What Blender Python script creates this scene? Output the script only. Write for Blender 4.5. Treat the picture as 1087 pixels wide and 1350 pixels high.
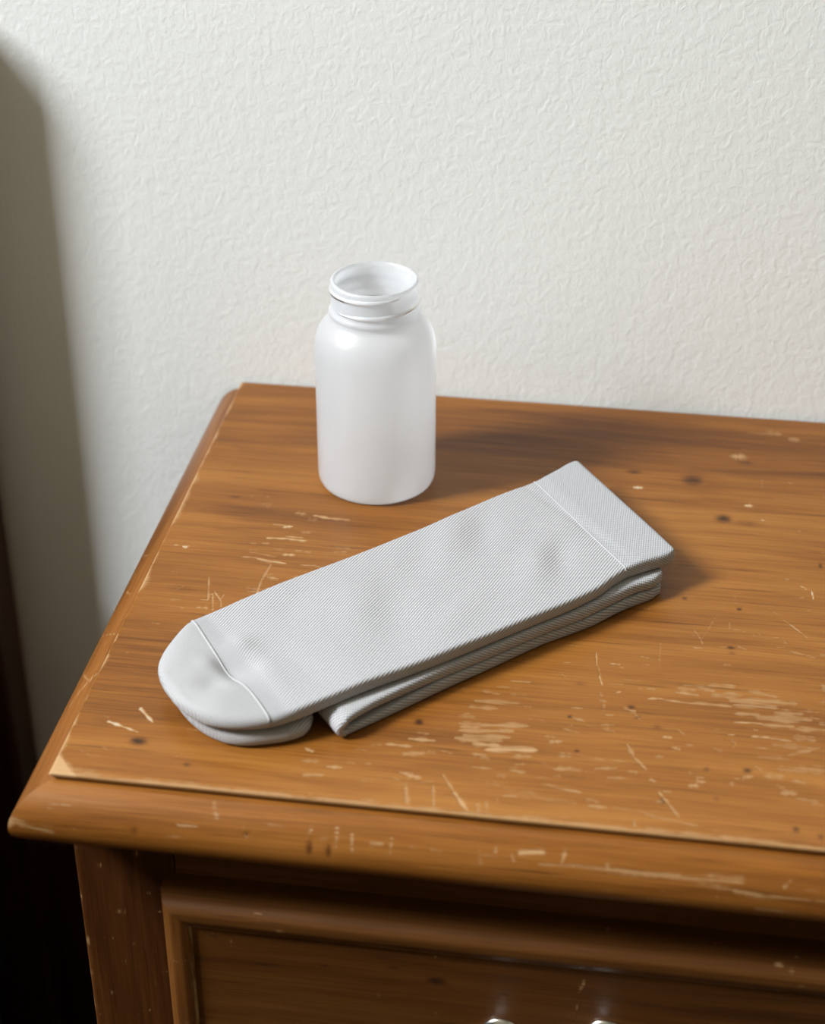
import bpy, bmesh, math, random
import numpy as np
from mathutils import Vector

for o in list(bpy.data.objects):
    bpy.data.objects.remove(o, do_unlink=True)
scene = bpy.context.scene
col = scene.collection
T = 0.66                      # height of the nightstand top

# ------------------------------------------------------------------ camera
cam_data = bpy.data.cameras.new('camera')
cam = bpy.data.objects.new('camera', cam_data)
col.objects.link(cam)
cam.location = (0.26676, -0.62550, T + 0.55335)
fwd = Vector((-0.125175, 0.840326, -0.527431))
cam.rotation_euler = fwd.to_track_quat('-Z', 'Y').to_euler()
cam_data.sensor_fit = 'VERTICAL'
cam_data.sensor_height = 36.0
cam_data.sensor_width = 36.0 * 1087 / 1350
cam_data.lens = 2378.3 / 1350 * 36.0
cam_data.clip_start = 0.01
cam_data.dof.use_dof = True
cam_data.dof.focus_distance = 0.965
cam_data.dof.aperture_fstop = 6.3
scene.camera = cam

# ------------------------------------------------------------------ light
world = bpy.data.worlds.new('world')
scene.world = world
world.use_nodes = True
bg = world.node_tree.nodes['Background']
bg.inputs[0].default_value = (0.80, 0.90, 1.0, 1)
bg.inputs[1].default_value = 0.25

def area_light(name, loc, target, sx, sy, power, color):
    d = bpy.data.lights.new(name, 'AREA')
    d.shape = 'RECTANGLE'
    d.size, d.size_y = sx, sy
    d.energy = power
    d.color = color
    o = bpy.data.objects.new(name, d)
    col.objects.link(o)
    o.location = loc
    o.rotation_euler = (Vector(target) - Vector(loc)).to_track_quat('-Z', 'Y').to_euler()
    return o

# daylight from a window high on the left of the room
WIN = (-0.60, 2.62)            # centre (y, z) of the window in the left wall
area_light('window_daylight', (-1.79, WIN[0], WIN[1]), (0.0, WIN[0], WIN[1]), 0.56, 1.10, 226.0, (0.925, 0.96, 1.0))

scene.view_settings.view_transform = 'Standard'
scene.view_settings.look = 'None'
scene.view_settings.gamma = 1.0
scene.view_settings.use_curve_mapping = False
scene.view_settings.exposure = 0.0

# ------------------------------------------------------------------ helpers
def empty(name, loc, label, cat, group=None, rz=0.0):
    o = bpy.data.objects.new(name, None)
    col.objects.link(o)
    o.location = loc
    o.rotation_euler = (0, 0, rz)
    o.empty_display_size = 0.05
    o['label'] = label
    o['category'] = cat
    if group:
        o['group'] = group
    return o

def link(name, me, mat, parent=None, smooth=True):
    o = bpy.data.objects.new(name, me)
    col.objects.link(o)
    if mat:
        me.materials.append(mat)
    if parent:
        o.parent = parent
    if smooth:
        me.polygons.foreach_set('use_smooth', np.ones(len(me.polygons), dtype=bool))
    me.update()
    return o

def quad_mesh(name, V, F):
    """Mesh from numpy vertices (n,3) and quads (m,4)."""
    V = np.asarray(V, dtype=np.float32)
    F = np.asarray(F, dtype=np.int32)
    me = bpy.data.meshes.new(name)
    me.vertices.add(len(V))
    me.vertices.foreach_set('co', V.ravel())
    me.loops.add(F.size)
    me.loops.foreach_set('vertex_index', F.ravel())
    me.polygons.add(len(F))
    me.polygons.foreach_set('loop_start', np.arange(0, F.size, 4, dtype=np.int32))
    me.polygons.foreach_set('loop_total', np.full(len(F), 4, dtype=np.int32))
    me.update(calc_edges=True)
    me.validate()
    return me

def grid_faces(nr, nc, wrap=False, flip=False):
    r = np.arange(nr - 1)[:, None]
    c = np.arange(nc if wrap else nc - 1)[None, :]
    c2 = (c + 1) % nc
    q = np.stack([r * nc + c, r * nc + c2, (r + 1) * nc + c2, (r + 1) * nc + c], -1).reshape(-1, 4)
    return q[:, ::-1] if flip else q

def set_attr(me, name, vals):
    a = me.attributes.new(name, 'FLOAT', 'POINT')
    a.data.foreach_set('value', np.asarray(vals, dtype=np.float32).ravel())

def box(name, lo, hi, mat, parent=None, bevel=0.0015, seg=2):
    bm = bmesh.new()
    bmesh.ops.create_cube(bm, size=1.0)
    for v in bm.verts:
        v.co = Vector([(lo[i] + hi[i]) / 2 + v.co[i] * (hi[i] - lo[i]) for i in range(3)])
    if bevel:
        bmesh.ops.bevel(bm, geom=list(bm.edges), offset=bevel, segments=seg, affect='EDGES', profile=0.5)
    me = bpy.data.meshes.new(name)
    bm.to_mesh(me)
    bm.free()
    return link(name, me, mat, parent, smooth=False)

def tube(name, pts, rad, mat, parent=None, n=10, closed=False):
    """Round tube through points (list of 3-vectors); rad a number or list."""
    P = np.array(pts, float)
    m = len(P)
    R = np.full(m, rad) if np.isscalar(rad) else np.array(rad, float)
    tan = np.gradient(P, axis=0)
    if closed:
        tan = np.roll(P, -1, 0) - np.roll(P, 1, 0)
    tan /= np.linalg.norm(tan, axis=1)[:, None]
    ref = np.array([0, 0, 1.0])
    if abs(tan[:, 2]).mean() > 0.8:
        ref = np.array([0, 1.0, 0])
    s = np.cross(tan, ref)
    s /= np.linalg.norm(s, axis=1)[:, None] + 1e-12
    u = np.cross(s, tan)
    a = np.linspace(0, 2 * np.pi, n, endpoint=False)
    V = P[:, None] + R[:, None, None] * (np.cos(a)[None, :, None] * s[:, None] + np.sin(a)[None, :, None] * u[:, None])
    F = grid_faces(m, n, wrap=True)
    V = V.reshape(-1, 3)
    if closed:
        c = np.arange(n)
        F = np.vstack([F, np.stack([(m - 1) * n + c, (m - 1) * n + (c + 1) % n, (c + 1) % n, c], -1)])
        me = quad_mesh(name, V, F)
    else:
        me = quad_mesh(name, V, F)
        bm = bmesh.new()
        bm.from_mesh(me)
        bmesh.ops.holes_fill(bm, edges=[e for e in bm.edges if e.is_boundary], sides=0)
        bm.to_mesh(me)
        bm.free()
    return link(name, me, mat, parent)

def lathe(name, prof, mat, parent=None, n=96, loc=(0, 0, 0), close_end=True):
    """Surface of revolution of a profile that starts and ends on the axis."""
    prof = np.array(prof, float)
    a = np.linspace(0, 2 * np.pi, n, endpoint=False)
    inner = prof[1:-1] if close_end else prof[1:]
    V = np.stack([inner[:, 0, None] * np.cos(a), inner[:, 0, None] * np.sin(a), np.repeat(inner[:, 1, None], n, 1)], -1).reshape(-1, 3)
    F = grid_faces(len(inner), n, wrap=True)
    me = quad_mesh(name, V, F)
    bm = bmesh.new()
    bm.from_mesh(me)
    bm.verts.ensure_lookup_table()
    vs = list(bm.verts)
    for row, p in ((0, prof[0]), (len(inner) - 1, prof[-1]))[:2 if close_end else 1]:
        c = bm.verts.new((0, 0, p[1]))
        for k in range(n):
            i, j = vs[row * n + k], vs[row * n + (k + 1) % n]
            bm.faces.new((c, j, i) if row == 0 else (c, i, j))
    bmesh.ops.recalc_face_normals(bm, faces=list(bm.faces))
    for v in bm.verts:
        v.co += Vector(loc)
    bm.to_mesh(me)
    bm.free()
    return link(name, me, mat, parent)

def smooth1(a, k):
    if k < 1:
        return a
    p = np.pad(a, (k, k), mode='edge')
    w = np.hanning(2 * k + 3)[1:-1]
    return np.convolve(p, w / w.sum(), 'valid')

def pchip(x, y, xi):
    """Monotone cubic interpolation."""
    x, y = np.array(x, float), np.array(y, float)
    h, d = np.diff(x), np.diff(y) / np.diff(x)
    m = np.zeros(len(x))
    m[0], m[-1] = d[0], d[-1]
    for i in range(1, len(x) - 1):
        if d[i - 1] * d[i] > 0:
            w1, w2 = 2 * h[i] + h[i - 1], h[i] + 2 * h[i - 1]
            m[i] = (w1 + w2) / (w1 / d[i - 1] + w2 / d[i])
    k = np.clip(np.searchsorted(x, xi) - 1, 0, len(x) - 2)
    t = np.clip((xi - x[k]) / h[k], 0, 1)
    return ((1 + 2 * t) * (1 - t) ** 2 * y[k] + t * (1 - t) ** 2 * h[k] * m[k]
            + t * t * (3 - 2 * t) * y[k + 1] + t * t * (t - 1) * h[k] * m[k + 1])

# ------------------------------------------------------------------ materials
class NT:
    def __init__(self, name):
        self.mat = bpy.data.materials.new(name)
        self.mat.use_nodes = True
        self.t = self.mat.node_tree
        self.t.nodes.clear()
        self.out = self.n('ShaderNodeOutputMaterial')
    def n(self, kind, **kw):
        x = self.t.nodes.new(kind)
        for k, v in kw.items():
            setattr(x, k, v)
        return x
    def l(self, a, b):
        self.t.links.new(a, b)
    def put(self, sock, v):
        if isinstance(v, bpy.types.NodeSocket):
            self.l(v, sock)
        else:
            sock.default_value = v
    def math(self, op, a, b=0.0, c=None, clamp=False):
        m = self.n('ShaderNodeMath', operation=op, use_clamp=clamp)
        self.put(m.inputs[0], a)
        self.put(m.inputs[1], b)
        if c is not None:
            self.put(m.inputs[2], c)
        return m.outputs[0]
    def noise(self, vec, scale, detail=4, rough=0.55, dist=0.0):
        x = self.n('ShaderNodeTexNoise')
        self.l(vec, x.inputs['Vector'])
        x.inputs['Scale'].default_value = scale
        x.inputs['Detail'].default_value = detail
        x.inputs['Roughness'].default_value = rough
        x.inputs['Distortion'].default_value = dist
        return x.outputs['Fac']
    def mapping(self, vec, scale, loc=(0, 0, 0), rot=(0, 0, 0)):
        x = self.n('ShaderNodeMapping')
        self.l(vec, x.inputs['Vector'])
        x.inputs['Scale'].default_value = scale
        x.inputs['Location'].default_value = loc
        x.inputs['Rotation'].default_value = rot
        return x.outputs['Vector']
    def ramp(self, fac, stops):
        r = self.n('ShaderNodeValToRGB')
        self.l(fac, r.inputs['Fac'])
        e = r.color_ramp.elements
        while len(e) < len(stops):
            e.new(0.5)
        for k, (p, c) in enumerate(stops):
            e[k].position = p
            e[k].color = (*c, 1) if len(c) == 3 else c
        return r.outputs['Color']
    def smooth(self, v, a, b):
        m = self.n('ShaderNodeMapRange', interpolation_type='SMOOTHSTEP')
        self.put(m.inputs['Value'], v)
        m.inputs['From Min'].default_value = a
        m.inputs['From Max'].default_value = b
        return m.outputs['Result']
    def mix(self, fac, a, b, blend='MIX'):
        m = self.n('ShaderNodeMix', data_type='RGBA', blend_type=blend)
        self.put(m.inputs['Factor'], fac)
        for s, v in ((m.inputs['A'], a), (m.inputs['B'], b)):
            pass
        ins = [s for s in m.inputs if s.type == 'RGBA']
        for s, v in zip(ins, (a, b)):
            if isinstance(v, bpy.types.NodeSocket):
                self.l(v, s)
            else:
                s.default_value = (*v, 1)
        return [s for s in m.outputs if s.type == 'RGBA'][0]
    def attr(self, name):
        a = self.n('ShaderNodeAttribute')
        a.attribute_name = name
        return a.outputs['Fac']
    def bump(self, h, dist, strength=1.0):
        b = self.n('ShaderNodeBump')
        self.l(h, b.inputs['Height'])
        b.inputs['Distance'].default_value = dist
        b.inputs['Strength'].default_value = strength
        return b.outputs['Normal']
    def bsdf(self, color, rough, normal=None, **kw):
        p = self.n('ShaderNodeBsdfPrincipled')
        self.put(p.inputs['Base Color'], color if isinstance(color, bpy.types.NodeSocket) else (*color, 1))
        self.put(p.inputs['Roughness'], rough)
        if normal is not None:
            self.l(normal, p.inputs['Normal'])
        for k, v in kw.items():
            self.put(p.inputs[k.replace('_', ' ')], v)
        self.l(p.outputs[0], self.out.inputs['Surface'])
        return p

def plain(name, color, rough=0.5, **kw):
    m = NT(name)
    m.bsdf(color, rough, **kw)
    return m.mat

def wood(name, axis, dark, mid, light, rough=0.36, seed=0.0, worn=(0.36, 0.205, 0.088)):
    """Varnished pine: grain runs along the axis; 'wear' and 'knot' come from the mesh."""
    m = NT(name)
    tc = m.n('ShaderNodeTexCoord').outputs['Object']
    def sc(along, across):
        s = [across, across, across]
        s['xyz'.index(axis)] = along
        return m.mapping(tc, s, (seed, seed * 1.7, seed * 0.6))
    wob = m.n('ShaderNodeVectorMath', operation='ADD')
    nz = m.n('ShaderNodeTexNoise')
    m.l(m.mapping(tc, (5, 5, 5), (seed, 0, 0)), nz.inputs['Vector'])
    nz.inputs['Scale'].default_value = 1.0
    vs = m.n('ShaderNodeVectorMath', operation='SCALE')
    m.l(nz.outputs['Color'], vs.inputs[0])
    vs.inputs['Scale'].default_value = 0.03
    m.l(tc, wob.inputs[0])
    m.l(vs.outputs[0], wob.inputs[1])
    wv = wob.outputs[0]
    def scw(along, across):
        s = [across, across, across]
        s['xyz'.index(axis)] = along
        return m.mapping(wv, s, (seed, seed * 1.7, seed * 0.6))
    broad = m.noise(scw(2.2, 13), 1.0, 3, 0.5)
    band = m.noise(scw(3.0, 75), 1.0, 5, 0.6)
    fine = m.noise(sc(20, 1000), 1.0, 3, 0.6)
    mid_pore = m.noise(sc(13, 430), 1.0, 4, 0.65)
    f = m.math('ADD', m.math('MULTIPLY', broad, 0.62), m.math('MULTIPLY', band, 0.58))
    f = m.math('ADD', f, m.math('MULTIPLY', m.math('SUBTRACT', fine, 0.5), 0.42))
    base = m.ramp(f, [(0.40, dark), (0.60, mid), (0.80, light)])
    pores = m.smooth(mid_pore, 0.56, 0.74)
    base = m.mix(m.math('MULTIPLY', pores, 0.62), base, (dark[0] * 0.5, dark[1] * 0.45, dark[2] * 0.4))
    knot = m.attr('knot')
    kn = m.math('ADD', knot, m.math('MULTIPLY', m.math('SUBTRACT', m.noise(sc(150, 420), 1.0, 3), 0.5), 1.1))
    kmask = m.math('MULTIPLY', m.smooth(kn, 0.30, 1.0), m.smooth(knot, 0.1, 0.4))
    halo = m.smooth(m.math('ADD', knot, m.math('MULTIPLY', m.math('SUBTRACT', mid_pore, 0.5), 0.5)), 0.0, 0.6)
    base = m.mix(m.math('MULTIPLY', m.math('MULTIPLY', halo, m.smooth(knot, 0.01, 0.1)), 0.55), base, (dark[0] * 0.7, dark[1] * 0.6, dark[2] * 0.6))
    base = m.mix(m.math('MULTIPLY', kmask, 0.85), base, (0.022, 0.010, 0.005))
    wear = m.attr('wear')
    br = m.noise(sc(30, 900), 1.0, 4, 0.65)
    br2 = m.noise(m.mapping(tc, (300, 300, 300)), 1.0, 3, 0.6)
    w = m.math('ADD', wear, m.math('MULTIPLY', m.math('SUBTRACT', br, 0.5), 2.7))
    w = m.math('ADD', w, m.math('MULTIPLY', m.math('SUBTRACT', br2, 0.5), 0.6))
    wm = m.math('MULTIPLY', m.smooth(w, 0.16, 0.90), m.smooth(wear, 0.03, 0.22))
    wcol = m.mix(fine, (worn[0] * 0.8, worn[1] * 0.78, worn[2] * 0.75), worn)
    wcol = m.mix(m.smooth(wear, 0.75, 1.05), wcol, (worn[0] * 1.28, worn[1] * 1.42, worn[2] * 1.6))
    base = m.mix(m.math('MULTIPLY', wm, 0.76), base, wcol)
    base = m.mix(m.smooth(wear, 1.08, 1.3), base, (0.42, 0.36, 0.28))
    rg = m.math('ADD', m.math('MULTIPLY', wm, 0.2), m.math('ADD', rough, m.math('MULTIPLY', m.math('SUBTRACT', band, 0.5), 0.12)))
    h = m.math('SUBTRACT', m.math('MULTIPLY', mid_pore, -0.25), m.math('MULTIPLY', wm, 0.8))
    h = m.math('ADD', h, m.math('MULTIPLY', m.noise(m.mapping(tc, (35, 35, 35)), 1.0, 2), 0.9))
    m.bsdf(base, rg, m.bump(h, 0.00016, 0.7), Specular_IOR_Level=0.25)
    return m.mat

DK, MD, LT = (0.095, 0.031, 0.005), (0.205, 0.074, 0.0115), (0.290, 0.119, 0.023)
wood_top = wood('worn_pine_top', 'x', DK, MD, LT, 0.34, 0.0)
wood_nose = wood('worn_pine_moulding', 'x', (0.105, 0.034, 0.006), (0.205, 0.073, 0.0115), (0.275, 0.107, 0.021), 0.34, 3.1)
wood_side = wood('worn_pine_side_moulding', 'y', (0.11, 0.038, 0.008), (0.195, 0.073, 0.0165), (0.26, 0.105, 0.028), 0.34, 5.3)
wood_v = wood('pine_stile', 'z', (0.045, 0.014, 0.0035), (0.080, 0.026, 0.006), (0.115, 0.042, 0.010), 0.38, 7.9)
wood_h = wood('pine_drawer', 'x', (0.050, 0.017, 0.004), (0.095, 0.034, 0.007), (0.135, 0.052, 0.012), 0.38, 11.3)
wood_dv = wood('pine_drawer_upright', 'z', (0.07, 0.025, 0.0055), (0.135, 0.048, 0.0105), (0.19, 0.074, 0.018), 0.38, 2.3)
wood_bed = wood('dark_bed_wood', 'z', (0.025, 0.010, 0.005), (0.05, 0.020, 0.010), (0.075, 0.032, 0.016), 0.45, 4.4)

def plaster():
    m = NT('wall_plaster')
    tc = m.n('ShaderNodeTexCoord').outputs['Object']
    a = m.noise(m.mapping(tc, (190, 190, 150)), 1.0, 3, 0.5, 0.9)
    b = m.noise(m.mapping(tc, (330, 330, 300)), 1.0, 2, 0.5, 0.4)
    c = m.noise(m.mapping(tc, (9, 9, 9)), 1.0, 2, 0.5)
    h = m.math('ADD', m.math('MULTIPLY', m.smooth(a, 0.3, 0.7), 0.8), m.math('MULTIPLY', b, 0.3))
    colr = m.mix(c, (0.760, 0.775, 0.757), (0.785, 0.80, 0.782))
    m.bsdf(colr, 0.75, m.bump(h, 0.00017, 0.8), Specular_IOR_Level=0.25)
    return m.mat

def knit(name, kind):
    """Grey sock knit; UV is (length, width) in metres."""
    m = NT(name)
    uv = m.n('ShaderNodeUVMap').outputs['UV']
    sep = m.n('ShaderNodeSeparateXYZ')
    m.l(uv, sep.inputs[0])
    u, v = sep.outputs[0], sep.outputs[1]
    tau = 2 * math.pi
    wob = m.math('MULTIPLY', m.math('SUBTRACT', m.noise(m.mapping(uv, (60, 60, 60)), 1.0, 2), 0.5), 0.0011)
    def wave(ku, kv, period, ph=0.0):
        lin = m.math('ADD', m.math('ADD', m.math('MULTIPLY', u, ku), m.math('MULTIPLY', v, kv)), wob)
        s = m.math('SINE', m.math('ADD', m.math('MULTIPLY', lin, tau / period), ph))
        return m.math('MULTIPLY_ADD', s, 0.5, 0.5)
    if kind == 'twill':
        al = math.radians(31)
        rib = wave(-math.sin(al), math.cos(al), 0.00146)
        st = wave(math.cos(al) * 0.9, 0.42, 0.00105)
        smoothk = wave(0.15, 1.0, 0.0010)
        mask = m.smooth(u, 0.034, 0.044)          # the toe band before it is plain knit
        tw = m.math('MULTIPLY_ADD', st, 0.30, m.math('MULTIPLY', rib, 0.70))
        mm = m.n('ShaderNodeMix', data_type='FLOAT')
        m.put(mm.inputs[0], mask)
        m.put(mm.inputs[2], m.math('MULTIPLY_ADD', smoothk, 0.34, 0.20))
        m.put(mm.inputs[3], tw)
        h = mm.outputs[0]
        lo, hi, d = (0.220, 0.219, 0.224), (0.445, 0.442, 0.454), 0.00034
    elif kind == 'toe':
        a = wave(0.10, 1.0, 0.00115)
        b = wave(1.0, 0.0, 0.0009)
        h = m.math('MULTIPLY_ADD', b, 0.25, m.math('MULTIPLY_ADD', a, 0.35, 0.2))
        lo, hi, d = (0.255, 0.254, 0.257), (0.42, 0.418, 0.423), 0.00048
    else:
        a = wave(0.62, 0.78, 0.00125)
        b = wave(0.78, -0.62, 0.00125)
        h = m.math('MULTIPLY_ADD', b, 0.4, m.math('MULTIPLY', a, 0.6))
        lo, hi, d = (0.24, 0.243, 0.25), (0.41, 0.414, 0.427), 0.00034
    fz = m.noise(m.mapping(uv, (2600, 2600, 2600)), 1.0, 2)
    h = m.math('MULTIPLY_ADD', m.math('SUBTRACT', fz, 0.5), 0.28, h)
    c = m.mix(m.smooth(h, 0.12, 0.72), lo, hi)  # grooves of the knit get a darker colour in place of their shade
    m.bsdf(c, 0.9, m.bump(h, d, 0.85), Specular_IOR_Level=0.15, Sheen_Weight=0.12, Sheen_Roughness=0.5)
    return m.mat

def milky_plastic():
    m = NT('frosted_white_plastic')
    d = m.n('ShaderNodeBsdfDiffuse')
    d.inputs[0].default_value = (0.945, 0.962, 0.99, 1)
    t = m.n('ShaderNodeBsdfTranslucent')
    t.inputs[0].default_value = (0.97, 0.983, 1.0, 1)
    tr = m.n('ShaderNodeBsdfTransparent')
    g = m.n('ShaderNodeBsdfGlossy')
    g.inputs['Color'].default_value = (1, 1, 1, 1)
    g.inputs['Roughness'].default_value = 0.36
    a = m.n('ShaderNodeMixShader')
    a.inputs[0].default_value = 0.72
    m.l(d.outputs[0], a.inputs[1])
    m.l(t.outputs[0], a.inputs[2])
    a2 = m.n('ShaderNodeMixShader')
    a2.inputs[0].default_value = 0.10
    m.l(a.outputs[0], a2.inputs[1])
    m.l(tr.outputs[0], a2.inputs[2])
    fr = m.n('ShaderNodeFresnel')
    fr.inputs['IOR'].default_value = 1.40
    b = m.n('ShaderNodeMixShader')
    m.l(fr.outputs[0], b.inputs[0])
    m.l(a2.outputs[0], b.inputs[1])
    m.l(g.outputs[0], b.inputs[2])
    m.l(b.outputs[0], m.out.inputs['Surface'])
    return m.mat

mat_wall = plaster()
mat_twill, mat_toe, mat_cuff = knit('sock_twill_knit', 'twill'), knit('sock_toe_knit', 'toe'), knit('sock_cuff_knit', 'cuff')
mat_thread = plain('pale_sock_thread', (0.40, 0.40, 0.41), 0.9)
mat_plastic = milky_plastic()
mat_metal = plain('silver_metal', (0.80, 0.79, 0.76), 0.22, Metallic=1.0)
mat_blanket = plain('dark_blanket', (0.018, 0.022, 0.026), 0.95)
mat_dark_int = plain('raw_pine_inside', (0.22, 0.11, 0.04), 0.8)
mat_floor = wood('dark_floor_boards', 'y', (0.03, 0.016, 0.008), (0.055, 0.03, 0.016), (0.08, 0.045, 0.024), 0.5, 9.2)

# ------------------------------------------------------------------ the room
WALL_Y = 0.404
def structure(o):
    o['kind'] = 'structure'
    return o
RX_L, RX_R, RY_F, RZ = -1.80, 1.9, -2.3, 3.25
mat_room = plain('room_paint', (0.165, 0.142, 0.092), 0.8)
structure(box('wall_back', (RX_L - 0.12, WALL_Y, 0.0), (RX_R + 0.12, WALL_Y + 0.12, RZ), mat_wall, None, 0))
structure(box('wall_right', (RX_R, RY_F, 0.0), (RX_R + 0.12, WALL_Y, RZ), mat_room, None, 0))
structure(box('wall_front', (RX_L - 0.12, RY_F - 0.12, 0.0), (RX_R + 0.12, RY_F, RZ), mat_room, None, 0))
structure(box('ceiling', (RX_L - 0.12, RY_F - 0.12, RZ), (RX_R + 0.12, WALL_Y + 0.12, RZ + 0.1), mat_room, None, 0))
def joined_boxes(name, parts, mat):
    bm = bmesh.new()
    for lo, hi in parts:
        g = bmesh.ops.create_cube(bm, size=1.0)
        for v in g['verts']:
            v.co = Vector([(lo[i] + hi[i]) / 2 + v.co[i] * (hi[i] - lo[i]) for i in range(3)])
    me = bpy.data.meshes.new(name)
    bm.to_mesh(me)
    bm.free()
    return structure(link(name, me, mat, None, False))
wy0, wy1, wz0, wz1 = WIN[0] - 0.32, WIN[0] + 0.32, WIN[1] - 0.56, WIN[1] + 0.56
xa, xb = RX_L - 0.12, RX_L
joined_boxes('wall_left', [((xa, RY_F, 0), (xb, wy0, RZ)), ((xa, wy1, 0), (xb, WALL_Y, RZ)), ((xa, wy0, 0), (xb, wy1, wz0)), ((xa, wy0, wz1), (xb, wy1, RZ))], mat_room)
mat_frame = plain('window_white_paint', (0.75, 0.75, 0.72), 0.5)
joined_boxes('window_1', [((xa, wy0, wz0), (xb - 0.02, wy0 + 0.03, wz1)), ((xa, wy1 - 0.03, wz0), (xb - 0.02, wy1, wz1)),
                          ((xa, wy0 + 0.03, wz0), (xb - 0.02, wy1 - 0.03, wz0 + 0.03)), ((xa, wy0 + 0.03, wz1 - 0.03), (xb - 0.02, wy1 - 0.03, wz1))], mat_frame)
structure(box('wall_shade_board', (RX_L, WALL_Y - 0.006, 0.0), (RX_R, WALL_Y, 0.235), wood_bed, None, 0))  # dark board added to stand in for deep shade low on the wall
fl = structure(box('floor', (RX_L - 0.12, RY_F - 0.12, -0.03), (RX_R + 0.12, WALL_Y + 0.12, -0.004), mat_floor, None, 0))
nb = 24
for k in range(nb):                      # floor boards
    w = (RX_R - RX_L) / nb
    structure(box('floor_board', (RX_L + k * w + 0.0008, RY_F, -0.0039), (RX_L + (k + 1) * w - 0.0008, WALL_Y, 0.0), mat_floor, fl, 0.0006, 1))

# ------------------------------------------------------------------ bed at the left (only its headboard edge is in view)
bed = empty('bed', (-0.70, -0.60, 0), 'bed with a dark brown wooden headboard against the wall at the left edge', 'bed')
def bedbox(name, lo, hi, mat, bevel, seg=3, parent=bed):
    o = box(name, [lo[0] + 0.70, lo[1] + 0.60, lo[2]], [hi[0] + 0.70, hi[1] + 0.60, hi[2]], mat, parent, bevel, seg)
    return o
HB = 0.3575
bedbox('headboard_post', (-0.225, HB, 0), (-0.175, WALL_Y - 0.0065, T + 0.260), wood_bed, 0.006)
bedbox('headboard_post', (-1.225, HB, 0), (-1.175, WALL_Y - 0.0065, T + 0.260), wood_bed, 0.006)
bedbox('headboard_panel', (-1.175, HB + 0.006, 0.20), (-0.225, WALL_Y - 0.008, T + 0.252), wood_bed, 0.004)
bedbox('side_rail', (-0.246, -1.55, 0.16), (-0.221, HB, 0.30), wood_bed, 0.004)
bedbox('side_rail', (-1.213, -1.55, 0.16), (-1.188, HB, 0.30), wood_bed, 0.004)
bedbox('footboard', (-1.225, -1.59, 0.0), (-0.175, -1.55, 0.42), wood_bed, 0.006)
bedbox('mattress', (-1.183, -1.545, 0.22), (-0.222, HB - 0.004, 0.583), mat_blanket, 0.04, 5)

def shade_blanket():
    """Thick cover draped over the mattress; its right side bulges out, unseen, to shade the gap beside the nightstand."""
    yy = np.linspace(-1.54, HB - 0.004, 90)
    rows = []
    for y in yy:
        out = 0.140 * min(max((0.31 - y) / 0.27, 0), 1) * min(max((y + 1.5) / 0.5, 0), 1)  # out-of-view bulge, added to keep room light out of the gap
        e = -0.207 + out
        wv = 0.006 * math.sin(y * 31) + 0.004 * math.sin(y * 53 + 1)
        pr = [(-1.20, 0.16), (-1.203, 0.30), (-1.198, 0.515), (-1.18, 0.580), (-1.13, 0.603), (-0.95, 0.608 + wv), (-0.70, 0.606 - wv), (-0.45, 0.609 + wv),
              (-0.30, 0.607), (-0.25, 0.600), (-0.222, 0.577), (-0.207 + 0.35 * out, 0.52), (-0.207 + 0.72 * out + wv * 0.4, 0.38), (e + wv * 0.6, 0.27), (e + wv * 0.6, 0.14), (e - 0.02, 0.125), (-0.212 - 0.004, 0.31), (-0.214, 0.565)]
        pr += [(-0.26, 0.587), (-1.13, 0.587), (-1.186, 0.565), (-1.187, 0.31), (-1.1875, 0.155)]
        rows.append([(a + 0.70, y + 0.60, b) for a, b in pr])
    V = np.array(rows)
    me = quad_mesh('shade_blanket', V.reshape(-1, 3), grid_faces(V.shape[0], V.shape[1], wrap=True))
    bm = bmesh.new()
    bm.from_mesh(me)
    bmesh.ops.holes_fill(bm, edges=[e for e in bm.edges if e.is_boundary], sides=0)
    bmesh.ops.recalc_face_normals(bm, faces=list(bm.faces))
    bm.to_mesh(me)
    bm.free()
    return link('shade_blanket', me, mat_blanket, bed)
shade_blanket()

# ------------------------------------------------------------------ nightstand
W, D = 0.49, 0.40
ns = empty('nightstand', (0, 0, 0), 'worn orange-brown pine nightstand with a scratched top and framed drawers', 'nightstand')
rng = np.random.default_rng(7)

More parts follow.
